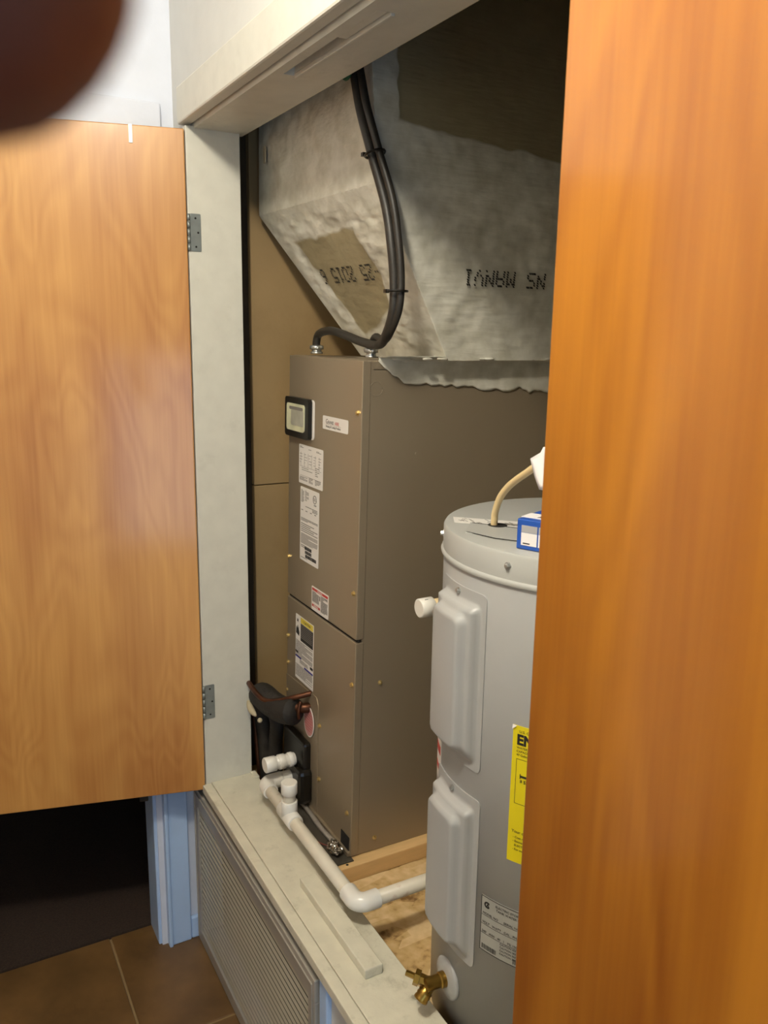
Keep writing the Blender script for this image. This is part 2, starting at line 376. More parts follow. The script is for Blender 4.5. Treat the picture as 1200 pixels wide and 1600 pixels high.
bmesh.ops.remove_doubles(bm, verts=bm.verts, dist=1e-5)
obj('head_board', bm, 'trim', hd).location = (0, 0, -HH)
b = bx('slot_lip', 'jamb', (sx0, sx1, sy1-.0005, sy1+.006, HH-.0075, HH), hd, .0012); b.location = (0, 0, -HH)
b = bx('filler_block', 'trim', (.62, sx1-.004, sy0+.001, sy1-.002, HH-.003, HH+.02), hd, .002); b.location = (0, 0, -HH)
sl = empty('trim_5', (0, 0, 0)); tag(sl, 'worn cream painted sill of the closet', kind='structure')
bx('nosing', 'sill', (0, W, -.013, .0085, -.021, 0), sl, .002)
bx('sill_board', 'sill', (0, W, .0092, .116, -.022, .0005), sl, .0015)
bx('paint_chip', 'sill', (-.001, .03, .105, .118, -.004, .004), sl, .0015)
t = bx('trim_6', 'daylight_trim', (.642, .672, -.006, .006, ZF, -.022), None, .003); tag(t, 'narrow upright board beside the grille under the sill', kind='structure')
# wood strip on sill
bm = bmesh.new(); box(bm, .445, .717, .0435, .0775, .0005, .0185, .002, 2)
for v in bm.verts:
    v.co += Vector(noise.noise_vector(v.co*60))*.0008
tag(obj('wood_strip', bm, 'sill'), 'cream painted wood strip lying on the closet sill', 'wood strip')

# return air grille
gr = empty('return_grille', (.27, -.008, ZF)); tag(gr, 'grey metal louvered return air grille under the sill', 'grille')
def gb(name, m, b, bev=.002):
    o = bx(name, m, b, gr, bev); o.location = (-.27, .008, -ZF); return o
g0, g1, gz0, gz1 = -.084, .636, ZF+.004, -.042
gb('frame_rail', 'grille', (g0, g1, -.012, .003, gz1-.046, gz1))
gb('frame_rail', 'grille', (g0, g1, -.012, .003, gz0, gz0+.034))
gb('frame_stile', 'grille', (g0, g0+.03, -.0115, .003, gz0+.034, gz1-.046))
gb('frame_stile', 'grille', (g1-.03, g1, -.0115, .003, gz0+.034, gz1-.046))
gb('frame_ridge', 'grille', (g0+.008, g0+.011, -.0145, -.011, gz0+.01, gz1-.012), .001)
gb('frame_ridge', 'grille', (g1-.011, g1-.008, -.0145, -.011, gz0+.01, gz1-.012), .001)
gb('frame_ridge', 'grille', (g0+.011, g1-.011, -.0145, -.011, gz1-.015, gz1-.012), .001)
nl = 21; lz0, lz1 = gz0+.036, gz1-.05
bm = bmesh.new()
for (y, z) in (): pass
ring0 = [(.0004, .0042), (-.0012, -.0030), (-.0022, -.0034), (-.0006, .0042)]
va = [bm.verts.new((g0+.03, y, z)) for y, z in ring0]; vb_ = [bm.verts.new((g1-.03, y, z)) for y, z in ring0]
bm.faces.new(va); bm.faces.new(vb_[::-1])
for k in range(4): bm.faces.new((va[k], vb_[k], vb_[(k+1) % 4], va[(k+1) % 4]))
bmesh.ops.recalc_face_normals(bm, faces=bm.faces)
lv = obj('louver', bm, 'louver', gr)
for k in range(nl):
    o = lv if k == 0 else lv.copy()
    if k: COL.objects.link(o)
    o.location = (-.27, .008-.006, -ZF + lz0 + (lz1-lz0)*(k+.5)/nl)
gb('backing', 'handler_dark', (g0+.01, g1-.01, .052, .056, gz0+.01, gz1-.01), 0)

# ------------------------------------------------------------------ doors
def door(name, m, loc, rot, width, label, thick):
    d = empty(name, loc, (0, 0, rot)); tag(d, label, kind='structure')
    y0, y1 = (0, thick) if thick > 0 else (thick, 0)
    bx('door_leaf', m, (0, width, y0, y1, -.012, HH-.008), d, .002)
    return d
d1 = door('door_1', 'doorL', (.004, -.008, 0), R(-104), .565, 'honey coloured plywood closet door standing open at the left', -.02)
# inner face of the left door looks towards +X, local +y
rp_('catch_plate', 'hinge', .099, .106, 1.408, HH-.0075, -.001, .0018, d1, .001)
bx('catch_tab', 'blackpl', (.13, .15, -.018, -.004, -.026, -.0115), d1, .002)
d2 = door('door_2', 'doorR', (1.181, -.031, 0), R(-8), .57, 'plywood closet door folded back near the camera at the right, lamplight amber in its colour', .02)
# door in the hallway wall facing the closet
d3 = empty('door_3', (.2, -1.25, ZF)); tag(d3, 'brown wooden door in the hallway wall facing the closet', kind='structure')
bx('door_leaf', 'doorL', (-.44, .44, 0, .012, .008, 1.90), d3, .002)
for a in ((-.51, -.44, 0, .016, 0, 1.97), (.44, .51, 0, .016, 0, 1.97), (-.44, .44, 0, .016, 1.90, 1.97)): bx('casing_board', 'daylight_trim', a, d3, .003)
lt('knob', 'brass', (.38, .012, .95), (0, 1, 0), [(0, .026), (.004, .026), (.006, .012), (.03, .012), (.036, .024), (.05, .026), (.058, .018), (.06, .0)], d3, 20)
# hinges on the left jamb
for z0, z1 in ((1.208, 1.282), (.165, .248)):
    h = empty('hinge', (0, .013, z0)); h.parent = jm
    rp = bmesh.new()
    rounded_plate(rp, -.013, .009, 0, z1-z0, 0, .0016, .002)
    for v in rp.verts: v.co = Vector((v.co.y, v.co.x, v.co.z))
    bmesh.ops.recalc_face_normals(rp, faces=rp.faces)
    obj('leaf', rp, 'hinge', h)
    for k in range(5):
        if k % 2 == 0 or True:
            lt('knuckle', 'hinge', (.0015, -.0165, (z1-z0)*k/5+.001), (0, 0, 1), [(0, .0035), ((z1-z0)/5-.002, .0035)], h, 10)
    for k, yy in ((.12, -.002), (.5, .003), (.88, -.002)):
        lt('screw', 'handler_dark', (.0015, yy, (z1-z0)*k), (1, 0, 0), [(0, .0022), (.0006, .002)], h, 10)

# ------------------------------------------------------------------ air handler
AH = empty('air_handler', (.385, .186, -.02), (R(-1.0), 0, 0)); tag(AH, 'tall taupe metal air handler cabinet with labels inside the closet', 'air handler')
HW, HD, HT = .345, .53, 1.02
SEAM = .474
bx('cabinet', 'handler', (-HW, 0, .004, HD, 0, HT), AH, .003)
bx('upper_panel', 'handler', (-HW-.0012, .0012, -.003, .0155, SEAM+.003, HT-.001), AH, .0022, 3)
lp = bx('lower_panel', 'handler', (-HW-.0012, .0012, -.003, .0155, .001, SEAM-.003), AH, .0022, 3)
bx('panel_gap', 'handler_dark', (-HW, .0, .002, .01, SEAM-.004, SEAM+.004), AH)
bx('side_seam', 'handler', (-.0005, .0018, .02, HD-.02, HT-.016, HT-.0145), AH)
# access plate with chamfered corner
bm = bmesh.new()
pts = [(-HW, .004), (-.166, .004), (-.166, .27), (-.178, .285), (-HW, .278)]
f = [bm.verts.new((x, -.0046, z)) for x, z in pts]; b = [bm.verts.new((x, -.0025, z)) for x, z in pts]
bm.faces.new(f); bm.faces.new(b[::-1])
for k in range(5): bm.faces.new((f[k], b[k], b[(k+1) % 5], f[(k+1) % 5]))
bmesh.ops.recalc_face_normals(bm, faces=bm.faces)
obj('access_plate', bm, 'handler', AH)
bx('drain_slot', 'handler_dark', (-.043, -.006, -.0042, -.002, .006, .042), AH)
for x, z in ((-.013, .922), (-.012, .57), (-.010, .38), (-.158, .226), (-.157, .099), (-.017, .093), (-HW+.006, .566), (-HW+.006, .375), (-HW+.006, .309), (-HW+.006, .24)):
    screw(AH, (x, -.003, z), (0, -1, 0))
for y, z in ((.053, .031), (.055, .379)):
    screw(AH, (0, y, z), (1, 0, 0), .004)
for y, z in ((.119, .843), (.237, .844)):
    lt('dimple', 'handler', (-.0008, y, z), (1, 0, 0), [(0, .003), (.0014, .002), (.0012, .0012)], AH, 10)
# knockout ring on the side
bm = bmesh.new()
ring = [(0, .027+.0135*math.cos(2*math.pi*k/28), .967+.0135*math.sin(2*math.pi*k/28)) for k in range(29)]
tube(bm, ring, .0007, 6, 0); obj('knockout', bm, 'handler', AH, True)
# filter window
rp_('window_gasket', 'label', -.336, -.209, .847, .930, -.0055, -.0025, AH, .008)
wf = rp_('window_frame', 'blackpl', -.342, -.216, .846, .931, -.0145, -.003, AH, .008)
wp = rp_('window_pane', 'glass', -.328, -.234, .860, .918, -.0165, -.0143, wf, .007)
rp_('filter_view', 'glassgrey', -.302, -.236, .872, .905, -.0172, -.0163, wf, .004)
rp_('filter_view', 'greyink', -.312, -.240, .905, .912, -.0170, -.0163, wf, .003)
Y = -.0032
def handler_label(name, x0, x1, z0, z1, label, m='label', r=.003):
    o = rp_(name, m, x0, x1, z0, z1, Y-.0006, Y, AH, r); o['label'] = label; return o
YL = Y-.0006
g = handler_label('name_label', -.167, -.052, .877, .904, 'white maker name label')
bm = text_bm('G', .0135); flat_xz(bm, -.152, .889, YL); obj('lettering', bm, 'ink', g)
bm = text_bm('RAND', .0095); flat_xz(bm, -.1415, .889, YL); obj('lettering', bm, 'ink', g)
bm = text_bm('AIRE', .0095); flat_xz(bm, -.1105, .889, YL); obj('lettering', bm, 'redink', g)
bm = text_bm('Heating & Cooling Products', .0063); flat_xz(bm, -.152, .8815, YL, .95); obj('lettering', bm, 'ink', g)
bx('print_rule', 'greyink', (-.152, -.082, YL-.0003, YL, .8872, .8876), g)
# wiring diagram
g = handler_label('wiring_label', -.286, -.163, .747, .832, 'white wiring diagram label')
bm = bmesh.new()
for a in ((-.281, -.262, .822, .828), (-.236, -.212, .822, .825), (-.195, -.172, .82, .826)): fine_print(bm, *a, YL, .0022, .55, 3)
for k in range(5): fine_print(bm, -.281+.024*k, -.268+.024*k, .786, .812, YL, .006, .16, 20+k)
fine_print(bm, -.281, -.24, .752, .762, YL, .0022, .5, 9); fine_print(bm, -.232, -.212, .752, .764, YL, .0024, .5, 10); fine_print(bm, -.2, -.172, .75, .764, YL, .0024, .5, 11)
fine_print(bm, -.2, -.18, .768, .79, YL, .004, .4, 12); fine_print(bm, -.27, -.215, .772, .782, YL, .004, .3, 14)
obj('fine_print', bm, 'greyink', g)
bm = bmesh.new(); box(bm, -.281, -.17, YL-.0003, YL, .7845, .785); box(bm, -.281, -.17, YL-.0003, YL, .7645, .765)
for k in range(6): box(bm, -.276+.019*k, -.2754+.019*k, YL-.0003, YL, .785, .815)
obj('print_rule', bm, 'greyink', g)
# rating plate
g = handler_label('rating_label', -.276, -.179, .576, .740, 'tall white rating label')
bm = bmesh.new()
fine_print(bm, -.271, -.256, .705, .734, YL, .0026, .5, 31, .1); fine_print(bm, -.250, -.232, .708, .734, YL, .0026, .5, 32, .2)
fine_print(bm, -.212, -.186, .690, .700, YL, .003, .5, 33); fine_print(bm, -.248, -.214, .694, .7, YL, .003, .5, 34)
for k in range(4): fine_print(bm, -.27+.023*k, -.261+.023*k, .684, .69, YL, .003, .6, 40+k, 0)
fine_print(bm, -.271, -.184, .662, .672, YL, .0026, .5, 35); fine_print(bm, -.271, -.184, .638, .66, YL, .0042, .45, 36, .5)
fine_print(bm, -.271, -.184, .612, .637, YL, .0026, .55, 37, .1)
fine_print(bm, -.271, -.225, .602, .611, YL, .0035, .5, 38); fine_print(bm, -.271, -.2, .58, .5835, YL, .003, .5, 39)
obj('fine_print', bm, 'greyink', g)
bm = bmesh.new()
for (a, b_, z0, z1) in ((-.25, -.214, .603, .61), (-.248, -.214, .594, .601), (-.246, -.19, .585, .5925)):
    x = a
    while x < b_:
        wd = rng.choice((.0006, .0009, .0014)); box(bm, x, x+wd, YL-.0003, YL, z0, z1); x += wd+rng.choice((.0006, .0009))
obj('barcode', bm, 'ink', g)
bm = bmesh.new(); tube(bm, [(-.2+.0085*math.cos(2*math.pi*k/20), YL-.0001, .722+.0085*math.sin(2*math.pi*k/20)) for k in range(21)], .0006, 5, 0)
obj('mark_ring', bm, 'ink', g)
bm = text_bm('UL', .0095, 'CENTER'); flat_xz(bm, -.2, .7188, YL); obj('lettering', bm, 'ink', g)
bm = text_bm('LISTED', .0042, 'CENTER'); flat_xz(bm, -.198, .708, YL); obj('lettering', bm, 'ink', g)
# red warning label
g = handler_label('warning_label', -.210, -.125, .479, .532, 'small white warning label with red bands')
for zz, xa, xb in ((.5235, -.207, -.128), (.487, -.207, -.166)):
    b = bx('warning_band', 'redink', (xa, xb, YL-.0002, YL, zz, zz+.0055), g)
    bm = text_bm('WARNING', .0052, 'CENTER'); flat_xz(bm, (xa+xb)/2, zz+.001, YL-.0002); obj('lettering', bm, 'label', g)
bm = bmesh.new(); fine_print(bm, -.206, -.172, .495, .521, YL, .0026, .5, 51); fine_print(bm, -.162, -.129, .484, .521, YL, .0026, .5, 52); box(bm, -.169, -.1655, YL-.0003, YL, .508, .518)
obj('fine_print', bm, 'ink', g)
# caution label
g = handler_label('caution_label', -.295, -.197, .290, .443, 'tall caution label with yellow heading and blue rules', r=.001)
bx('yellow_heading', 'yellowhdr', (-.267, -.199, YL-.0002, YL, .428, .4415), g)
bm = text_bm('! CAUTION', .008, 'CENTER'); flat_xz(bm, -.233, .432, YL-.0002); obj('lettering', bm, 'ink', g)
bm = bmesh.new(); box(bm, -.267, -.199, YL-.0002, YL, .386, .427); obj('dark_panel', bm, 'ink', g)
bm = bmesh.new(); fine_print(bm, -.265, -.203, .388, .4255, YL-.0002, .0042, .4, 61); obj('fine_print', bm, 'greyink', g)
bm = bmesh.new(); fine_print(bm, -.292, -.2, .342, .383, YL, .0026, .5, 62, .2); fine_print(bm, -.292, -.2, .294, .325, YL, .0026, .5, 63, .2); fine_print(bm, -.27, -.225, .33, .34, YL, .003, .5, 64); obj('fine_print', bm, 'greyink', g)
bm = bmesh.new(); box(bm, -.294, -.279, YL-.0003, YL, .352, .357); box(bm, -.213, -.198, YL-.0003, YL, .337, .343); obj('black_mark', bm, 'ink', g)
bm = bmesh.new(); box(bm, -.294, -.262, YL-.0003, YL, .3415, .3455); box(bm, -.245, -.198, YL-.0003, YL, .326, .330); obj('blue_rule', bm, 'blueink', g)
# hazard pictogram: a jagged hand shape and star
bm = bmesh.new()
pl = [(-.292, .398), (-.274, .394), (-.273, .404), (-.277, .41), (-.276, .417), (-.280, .411), (-.283, .42), (-.286, .411), (-.290, .415), (-.291, .405)]
vv = [bm.verts.new((x, YL-.0003, z)) for x, z in pl]; bm.faces.new(vv)
sp_ = [(-.283+ (.006 if k % 2 else .0025)*math.cos(k*math.pi/6), .43+(.006 if k % 2 else .0025)*math.sin(k*math.pi/6)) for k in range(12)]
bm.faces.new([bm.verts.new((x, YL-.0003, z)) for x, z in sp_]); obj('pictogram', bm, 'ink', g)
# oval tag
bm = bmesh.new()
n = 28
def oval(bm, rx, rz, y0, y1, cx=-.208, cz=.215):
    f = [bm.verts.new((cx+rx*math.cos(2*math.pi*k/n), y0, cz+rz*math.sin(2*math.pi*k/n))) for k in range(n)]
    b = [bm.verts.new((v.co.x, y1, v.co.z)) for v in f]
    bm.faces.new(f); bm.faces.new(b[::-1])
    for k in range(n): bm.faces.new((f[k], b[k], b[(k+1) % n], f[(k+1) % n]))
    bmesh.ops.recalc_face_normals(bm, faces=bm.faces)
oval(bm, .027, .036, -.0075, -.0066); tg = obj('oval_tag', bm, 'label', AH); tg['label'] = 'pink oval paper tag'
bm = bmesh.new(); oval(bm, .0245, .0335, -.0078, -.0074); obj('tag_face', bm, 'pinktag', tg)
bm = bmesh.new()
for k in range(8):
    z = .24 - k*.0065; hw = .024*math.sqrt(max(.05, 1-((z-.215)/.034)**2))*.8
    fine_print(bm, -.208-hw, -.208+hw, z-.003, z, -.0078, .0025, .5, 70+k, 0)
obj('fine_print', bm, 'redink', tg)
# dark sheet, tape and black drain fitting in front of the cabinet
bx('drain_pan', 'panmetal', (-.36, .013, -.069, -.0005, -.0012, .0012), AH, .0005, 1)
bm = bmesh.new()
tp = [(-.30, -.012, .006), (-.2, -.014, .007), (-.12, -.016, .006), (-.04, -.013, .005)]
for i in range(len(tp)-1): pass
tube(bm, tp, .0055, 8, 6)
for v in bm.verts: v.co += Vector(noise.noise_vector(v.co*90))*.002
obj('seal_tape', bm, 'tape', AH, True)
bx('base_rail', 'handler', (-HW, .0, -.009, -.002, .0015, .012), AH, .002)
bm = bmesh.new(); bmesh.ops.create_icosphere(bm, subdivisions=4, radius=1)
for v in bm.verts:
    d = 1 + .35*noise.noise(v.co*2.3) + .2*noise.noise(v.co*6)
    v.co = Vector((v.co.x*.021*d, v.co.y*.013*d, v.co.z*.0125*d+.013))
fo = obj('foil_wad', bm, 'foil'); fo.location = (.385-.028, .186-.026, -.0187)
tag(fo, 'crumpled shiny foil wad at the foot of the air handler', 'foil')
# black plastic drain pan fitting
bm = bmesh.new(); box(bm, -.322, -.2, -.022, -.003, .03, .165, .006, 2); box(bm, -.275, -.188, -.036, -.003, .022, .105, .01, 2)
obj('drain_fitting', bm, 'blackpl', AH)
tb('thin_wire', 'wirered', [(-.12, -.062, .004), (-.1, -.05, .008), (-.07, -.04, .004), (-.035, -.02, .006)], .0012, AH, 6)

# pine runner under the cabinet
bm = bmesh.new(); box(bm, .33, .412, .125, .76, -.0578, -.0215, .002, 2)
t = obj('wood_runner', bm, 'pine'); tag(t, 'pale pine board under the right side of the air handler', 'board')
lt('nail_hole', 'handler_dark', (.402, .168, -.0216), (0, 0, 1), [(0, .003), (.0004, .003)], t, 10)
t = bx('wood_runner', 'pine', (.04, .12, .125, .76, -.0578, -.0215), None, .002); tag(t, 'pine board under the left side of the air handler', 'board')

# ------------------------------------------------------------------ duct plenum
DU = empty('duct_plenum', (.26, .45, 1.0)); tag(DU, 'lumpy grey mastic covered duct board plenum above the air handler', 'duct')
def pt_in(poly, x, y):
    c = False
    for i in range(len(poly)):
        x1, y1 = poly[i]; x2, y2 = poly[i-1]
        if (y1 > y) != (y2 > y) and x < (x2-x1)*(y-y1)/(y2-y1)+x1: c = not c
    return c
def grid_face(bm, A, B, Cc, D, nu, nv, amp, bare=None, lay=None, lock=()):
    """quad A(u0v0) B(u1v0) C(u1v1) D(u0v1)"""
    A, B, Cc, D = map(Vector, (A, B, Cc, D)); nrm = (B-A).cross(D-A).normalized(); g = []
    for j in range(nv+1):
        row = []
        for i in range(nu+1):
            u, v = i/nu, j/nv
            p = A*(1-u)*(1-v)+B*u*(1-v)+Cc*u*v+D*(1-u)*v
            e = min(1, 9*min(u, 1-u, v, 1-v))
            q = p*1.0
            dsp = amp*(noise.noise(p*14)*1.0 + .45*noise.noise(p*40) + .25*noise.noise(Vector((p.x*30, p.y*30, p.z*110))))
            bv = bare(p) if bare else 0
            p = p + nrm*(dsp*(1-.7*bv)*e - .0015*bv)
            vt = bm.verts.new(p); vt[lay] = bv; row.append(vt)
        g.append(row)
    for j in range(nv):
        for i in range(nu):
            bm.faces.new((g[j][i], g[j][i+1], g[j+1][i+1], g[j+1][i]))
ULb, URb = Vector((-.08, .18, 1.30)), Vector((.455, .19, 1.297))
ULt, URt = Vector((-.045, .175, ZC-.005)), Vector((.385, .183, ZC-.005))
BL, BR = Vector((.10, .345, 1.0)), Vector((.425, .36, 1.0))
YB = .77
back = lambda p: Vector((p.x, YB, p.z))
bm = bmesh.new(); lay = bm.verts.layers.float.new('bare')
def bare_front(p):
    poly = [(.03, 1.235), (.30, 1.24), (.325, 1.17), (.305, 1.10), (.22, 1.055), (.165, 1.045)]
    x, z = p.x+.010*noise.noise(p*30), p.z+.006*noise.noise(p*33); d = 1
    for i in range(len(poly)):
        (x1, z1), (x2, z2) = poly[i-1], poly[i]; l = math.hypot(x2-x1, z2-z1)
        d = min(d, -((x2-x1)*(z-z1)-(z2-z1)*(x-x1))/l)
    return max(0, min(1, .5+d/.022))
def bare_side(p):
    lim = 1.40 - .08*max(0, p.y-.24) + .012*noise.noise(p*22)
    d = (p.z-lim)/.02
    if p.z < 1.52: d = min(d, (p.y-.236-.012*noise.noise(p*30))/.012)
    return max(0, min(1, .5+d))
grid_face(bm, ULb, URb, URt, ULt, 100, 90, .005, None, lay)               # upper front
grid_face(bm, BL, BR, URb, ULb, 130, 110, .0058, bare_front, lay)            # tapered front
BRb = Vector((.425, YB, 1.0))
grid_face(bm, BR, BRb, back(URb), URb, 130, 90, .004, bare_side, lay)       # right, lower
grid_face(bm, URb, back(URb), back(URt), URt, 150, 150, .003, bare_side, lay)
grid_face(bm, back(ULb), ULb, ULt, back(ULt), 12, 12, .002, None, lay)
grid_face(bm, Vector((.10, YB, 1.0)), BL, ULb, back(ULb), 12, 12, .002, None, lay)
grid_face(bm, Vector((.10, YB, 1.0)), BRb, BR, BL, 4, 4, .0, None, lay)
bmesh.ops.remove_doubles(bm, verts=bm.verts, dist=.0012)
dc = obj('duct_body', bm, 'duct', DU, True); dc.location = (-.26, -.45, -1.0)
# skirt of mastic over the top edge of the cabinet
bm = bmesh.new(); lay = bm.verts.layers.float.new('bare'); g = []
NU, NV = 90, 16
for i in range(NU+1):
    u = i/NU; y = .232+.52*u; zl = .960-.035*u + .012*noise.noise(Vector((y*22, 3, 0))) + .006*noise.noise(Vector((y*70, 9, 0)))
    zl += .04*max(0, 1-u*9)
    col = []
    for j in range(NV+1):
        v = j/NV; z = 1.008*(1-v)+zl*v
        th = .004*(1-v**3) + .0025*noise.noise(Vector((y*40, z*60, 2)))*(1-v)
        col.append(bm.verts.new((.3865+max(.0001, th)+(.034*max(0, 1-v*7) if True else 0), y+.006*noise.noise(Vector((z*60, y*9, 5)))*(v), z)))
    g.append(col)
for i in range(NU):
    for j in range(NV): bm.faces.new((g[i][j], g[i+1][j], g[i+1][j+1], g[i][j+1]))
sk = obj('mastic_skirt', bm, 'duct', DU, True); sk.location = (-.26, -.45, -1.0)
md = sk.modifiers.new('thick', 'SOLIDIFY'); md.thickness = .0015; md.offset = -1
# lumps of mastic along the joint
bm = bmesh.new()
for k in range(26):
    y = .26+.018*k+rng.uniform(-.01, .01); r = rng.uniform(.003, .007)
    x = rng.uniform(.40, .428)
    res = bmesh.ops.create_icosphere(bm, subdivisions=2, radius=r)
    for v in res['verts']: v.co = Vector((v.co.x*.8+x, v.co.y*2.2+y, v.co.z*.55+1.003)) + Vector(noise.noise_vector(v.co*200+Vector((k, 0, 0))))*.0015
o = obj('mastic_lump', bm, 'duct', DU, True); o.location = (-.26, -.45, -1.0); o['kind'] = 'stuff'
# stencilled board print, upside down on both faces
FONT = {'N': ('10001', '11001', '10101', '10101', '10011', '10001', '10001'), 'S': ('01111', '10000', '10000', '01110', '00001', '00001', '11110'),
        'M': ('10001', '11011', '10101', '10101', '10001', '10001', '10001'), 'A': ('01110', '10001', '10001', '11111', '10001', '10001', '10001'),
        'V': ('10001', '10001', '10001', '10001', '01010', '01010', '00100'), 'I': ('01110', '00100', '00100', '00100', '00100', '00100', '01110'),
        '-': ('00000', '00000', '00000', '01110', '00000', '00000', '00000'), '2': ('01110', '10001', '00001', '00110', '01000', '10000', '11111'),
        '5': ('11111', '10000', '11110', '00001', '00001', '10001', '01110'), '0': ('01110', '10001', '10001', '10001', '10001', '10001', '01110'),
        '1': ('00100', '01100', '00100', '00100', '00100', '00100', '01110'), '6': ('00110', '01000', '10000', '11110', '10001', '10001', '01110'), ' ': ('00000',)*7}
def stencil(s, size, P, ex, ez, nrm, name='stencil_print', wx=1.0, keep=.96):
    """dot printed line turned half round; ex is the viewer's right, ez up on the face; one child per character"""
    cw = size/7; n_ = len(s); x0 = -n_*6*cw*wx/2
    for k, ch in enumerate(s):
        if ch == ' ': continue
        c = bmesh.new()
        for r_, row in enumerate(FONT[ch]):
            for q_, bit in enumerate(row):
                if bit == '1' and rng.random() < keep:
                    x = x0+(k*6+q_)*cw*wx + rng.uniform(-.1, .1)*cw; y = (3-r_)*cw
                    hw, hh, sl_ = .46*cw*wx, .44*cw, .3*cw
                    f = []
                    for dx, dy in ((-hw+sl_, -hh), (hw+sl_, -hh), (hw-sl_, hh), (-hw-sl_, hh)):
                        f.append(c.verts.new(P - ex*(x+dx) - ez*(y+dy) + nrm*.0052))
                    c.faces.new(f)
        o = obj(name, c, 'ink', DU); o.location = (-.26, -.45, -1.0); o['kind'] = 'stuff'
nR = (BRb-BR).cross(URb-BR).normalized()
exR = Vector((0, 1, 0)); ezR = (URb-Vector((BR.x, URb.y, BR.z))); ezR = nR.cross(exR).normalized()
stencil('NS MANVI', .030, Vector((.4405, .468, 1.152)), exR, ezR, nR, wx=.95)
nF = (BR-BL).cross(ULb-BL).normalized(); exF = (URb-ULb).normalized(); ezF = nF.cross(exF).normalized()
Pf = Vector((.205, 0, 1.162)); tt = (BL-Pf).dot(nF)/nF.y; Pf.y += tt
stencil('-25 2015 6', .034, Pf + ezF*.004, exF, ezF, nF, wx=.86)
bx('torn_flap', 'foampale', (0, .012, 0, .003, 0, .034), DU, .001).location = (-.03-.26, .172-.45, 1.40-1.0)

# ------------------------------------------------------------------ power conduits over the air handler
def connector(p, parent, r=.013):
    lt('connector', 'zinc', p, (0, 0, 1), [(0, r), (.004, r), (.0045, r*.8), (.009, r*.8), (.0095, r*1.15), (.017, r*1.15), (.018, r*.8)], parent, 16)
    for s in (-1, 1):
        lt('clamp_screw', 'zinc', (p[0]+s*r*1.05, p[1]-.003, p[2]+.013), (s*.8, -.6, 0), [(0, .0035), (.005, .0035), (.006, .002)], parent, 8)
c1 = empty('power_conduit', (.078, .248, 1.0)); tag(c1, 'black cable arching over from the left connector on the cabinet', 'cable')
connector((0, 0, .003), c1)
P1 = [(.078, .248, 1.012), (.080, .247, 1.030), (.100, .245, 1.046), (.165, .24, 1.052), (.24, .236, 1.044), (.32, .232, 1.032), (.40, .225, 1.028), (.455, .210, 1.045), (.484, .207, 1.085), (.487, .207, 1.13), (.483, .203, 1.19), (.470, .197, 1.26), (.449, .178, 1.35), (.420, .168, 1.44), (.40, .165, 1.56), (.395, .165, ZC)]
o = tb('cable', 'rubber', [Vector(p)-Vector((.078, .248, 1.0)) for p in P1], .0085, c1, 14)
c2 = empty('power_cable', (.345, .240, 1.0)); tag(c2, 'black cable rising from the right connector beside the plenum', 'cable')
connector((0, 0, .003), c2, .0115)
P2 = [(.345, .240, 1.012), (.352, .238, 1.030), (.385, .228, 1.042), (.43, .220, 1.036), (.468, .212, 1.052), (.496, .2115, 1.09), (.500, .212, 1.14), (.496, .208, 1.20), (.486, .200, 1.27), (.464, .182, 1.355), (.436, .170, 1.445), (.416, .167, 1.56), (.41, .167, ZC)]
tb('cable', 'rubber', [Vector(p)-Vector((.345, .240, 1.0)) for p in P2], .0068, c2, 12)
for z, p, dd in ((1.34, (.4585, .1815, 1.340), (-.25, -.15, 1)), (1.12, (.493, .2095, 1.119), (.02, 0, 1))):
    bm = bmesh.new(); d = Vector(dd).normalized(); u, v = frame(d)
    ring = [Vector(p)-Vector((.345, .240, 1.0)) + (u*math.cos(2*math.pi*k/20) + v*math.sin(2*math.pi*k/20))*.0172 for k in range(21)]
    tube(bm, ring, .0022, 6, 0); q = Vector(p)-Vector((.345, .240, 1.0))
    box(bm, q.x-.020, q.x-.012, q.y-.016, q.y-.009, q.z-.003, q.z+.003)
    obj('zip_tie', bm, 'blackpl', c2)
tag(tb('green_wire', 'green', [(.385, .158, 1.50), (.394, .152, 1.475), (.405, .153, 1.462), (.418, .155, 1.47), (.424, .158, 1.5), (.42, .16, 1.56)], .003, None, 8), 'short green wire at the top of the black cables', 'wire')

# ------------------------------------------------------------------ refrigerant lines
RL = empty('refrigerant_line', (0, .15, -.055)); tag(RL, 'foam wrapped refrigerant line bending down beside the air handler', 'pipe')
def rl(pts): return [Vector(p)-Vector((0, .15, -.055)) for p in pts]
tb('foam_sleeve', 'foam', rl([(.168, .150, .222), (.13, .138, .214), (.085, .130, .212), (.035, .128, .211), (-.005, .134, .19), (-.015, .143, .14), (-.01, .15, .08), (.0, .155, -.055)]), lambda t: .030 if t < .45 else .030-.010*min(1, (t-.45)*4), RL, 18)
tb('copper_stub', 'copper', rl([(.15, .155, .225), (.168, .175, .226), (.172, .19, .226)]), .012, RL, 12)
o = tb('torn_patch', 'foampale', rl([(.012, .099, .195), (.035, .098, .183), (.06, .101, .176)]), lambda t: .002+.006*math.sin(math.pi*min(1, max(0, t))), RL, 8)
tb('foam_sleeve', 'foam', rl([(.03, .15, .18), (.045, .158, .14), (.03, .16, .07), (.018, .165, -.055)]), .017, RL, 12)
bm = bmesh.new(); bmesh.ops.create_icosphere(bm, subdivisions=2, radius=.006); bmesh.ops.transform(bm, matrix=Matrix.Translation(rl([(.085, .101, .176)])[0]), verts=bm.verts)
obj('foam_crumb', bm, 'foampale', RL, True)
CL = empty('copper_line', (-.03, .14, -.055)); tag(CL, 'thin tarnished copper tube looping over the foam wrapped line', 'pipe')
def cl(pts): return [Vector(p)-Vector((-.03, .14, -.055)) for p in pts]
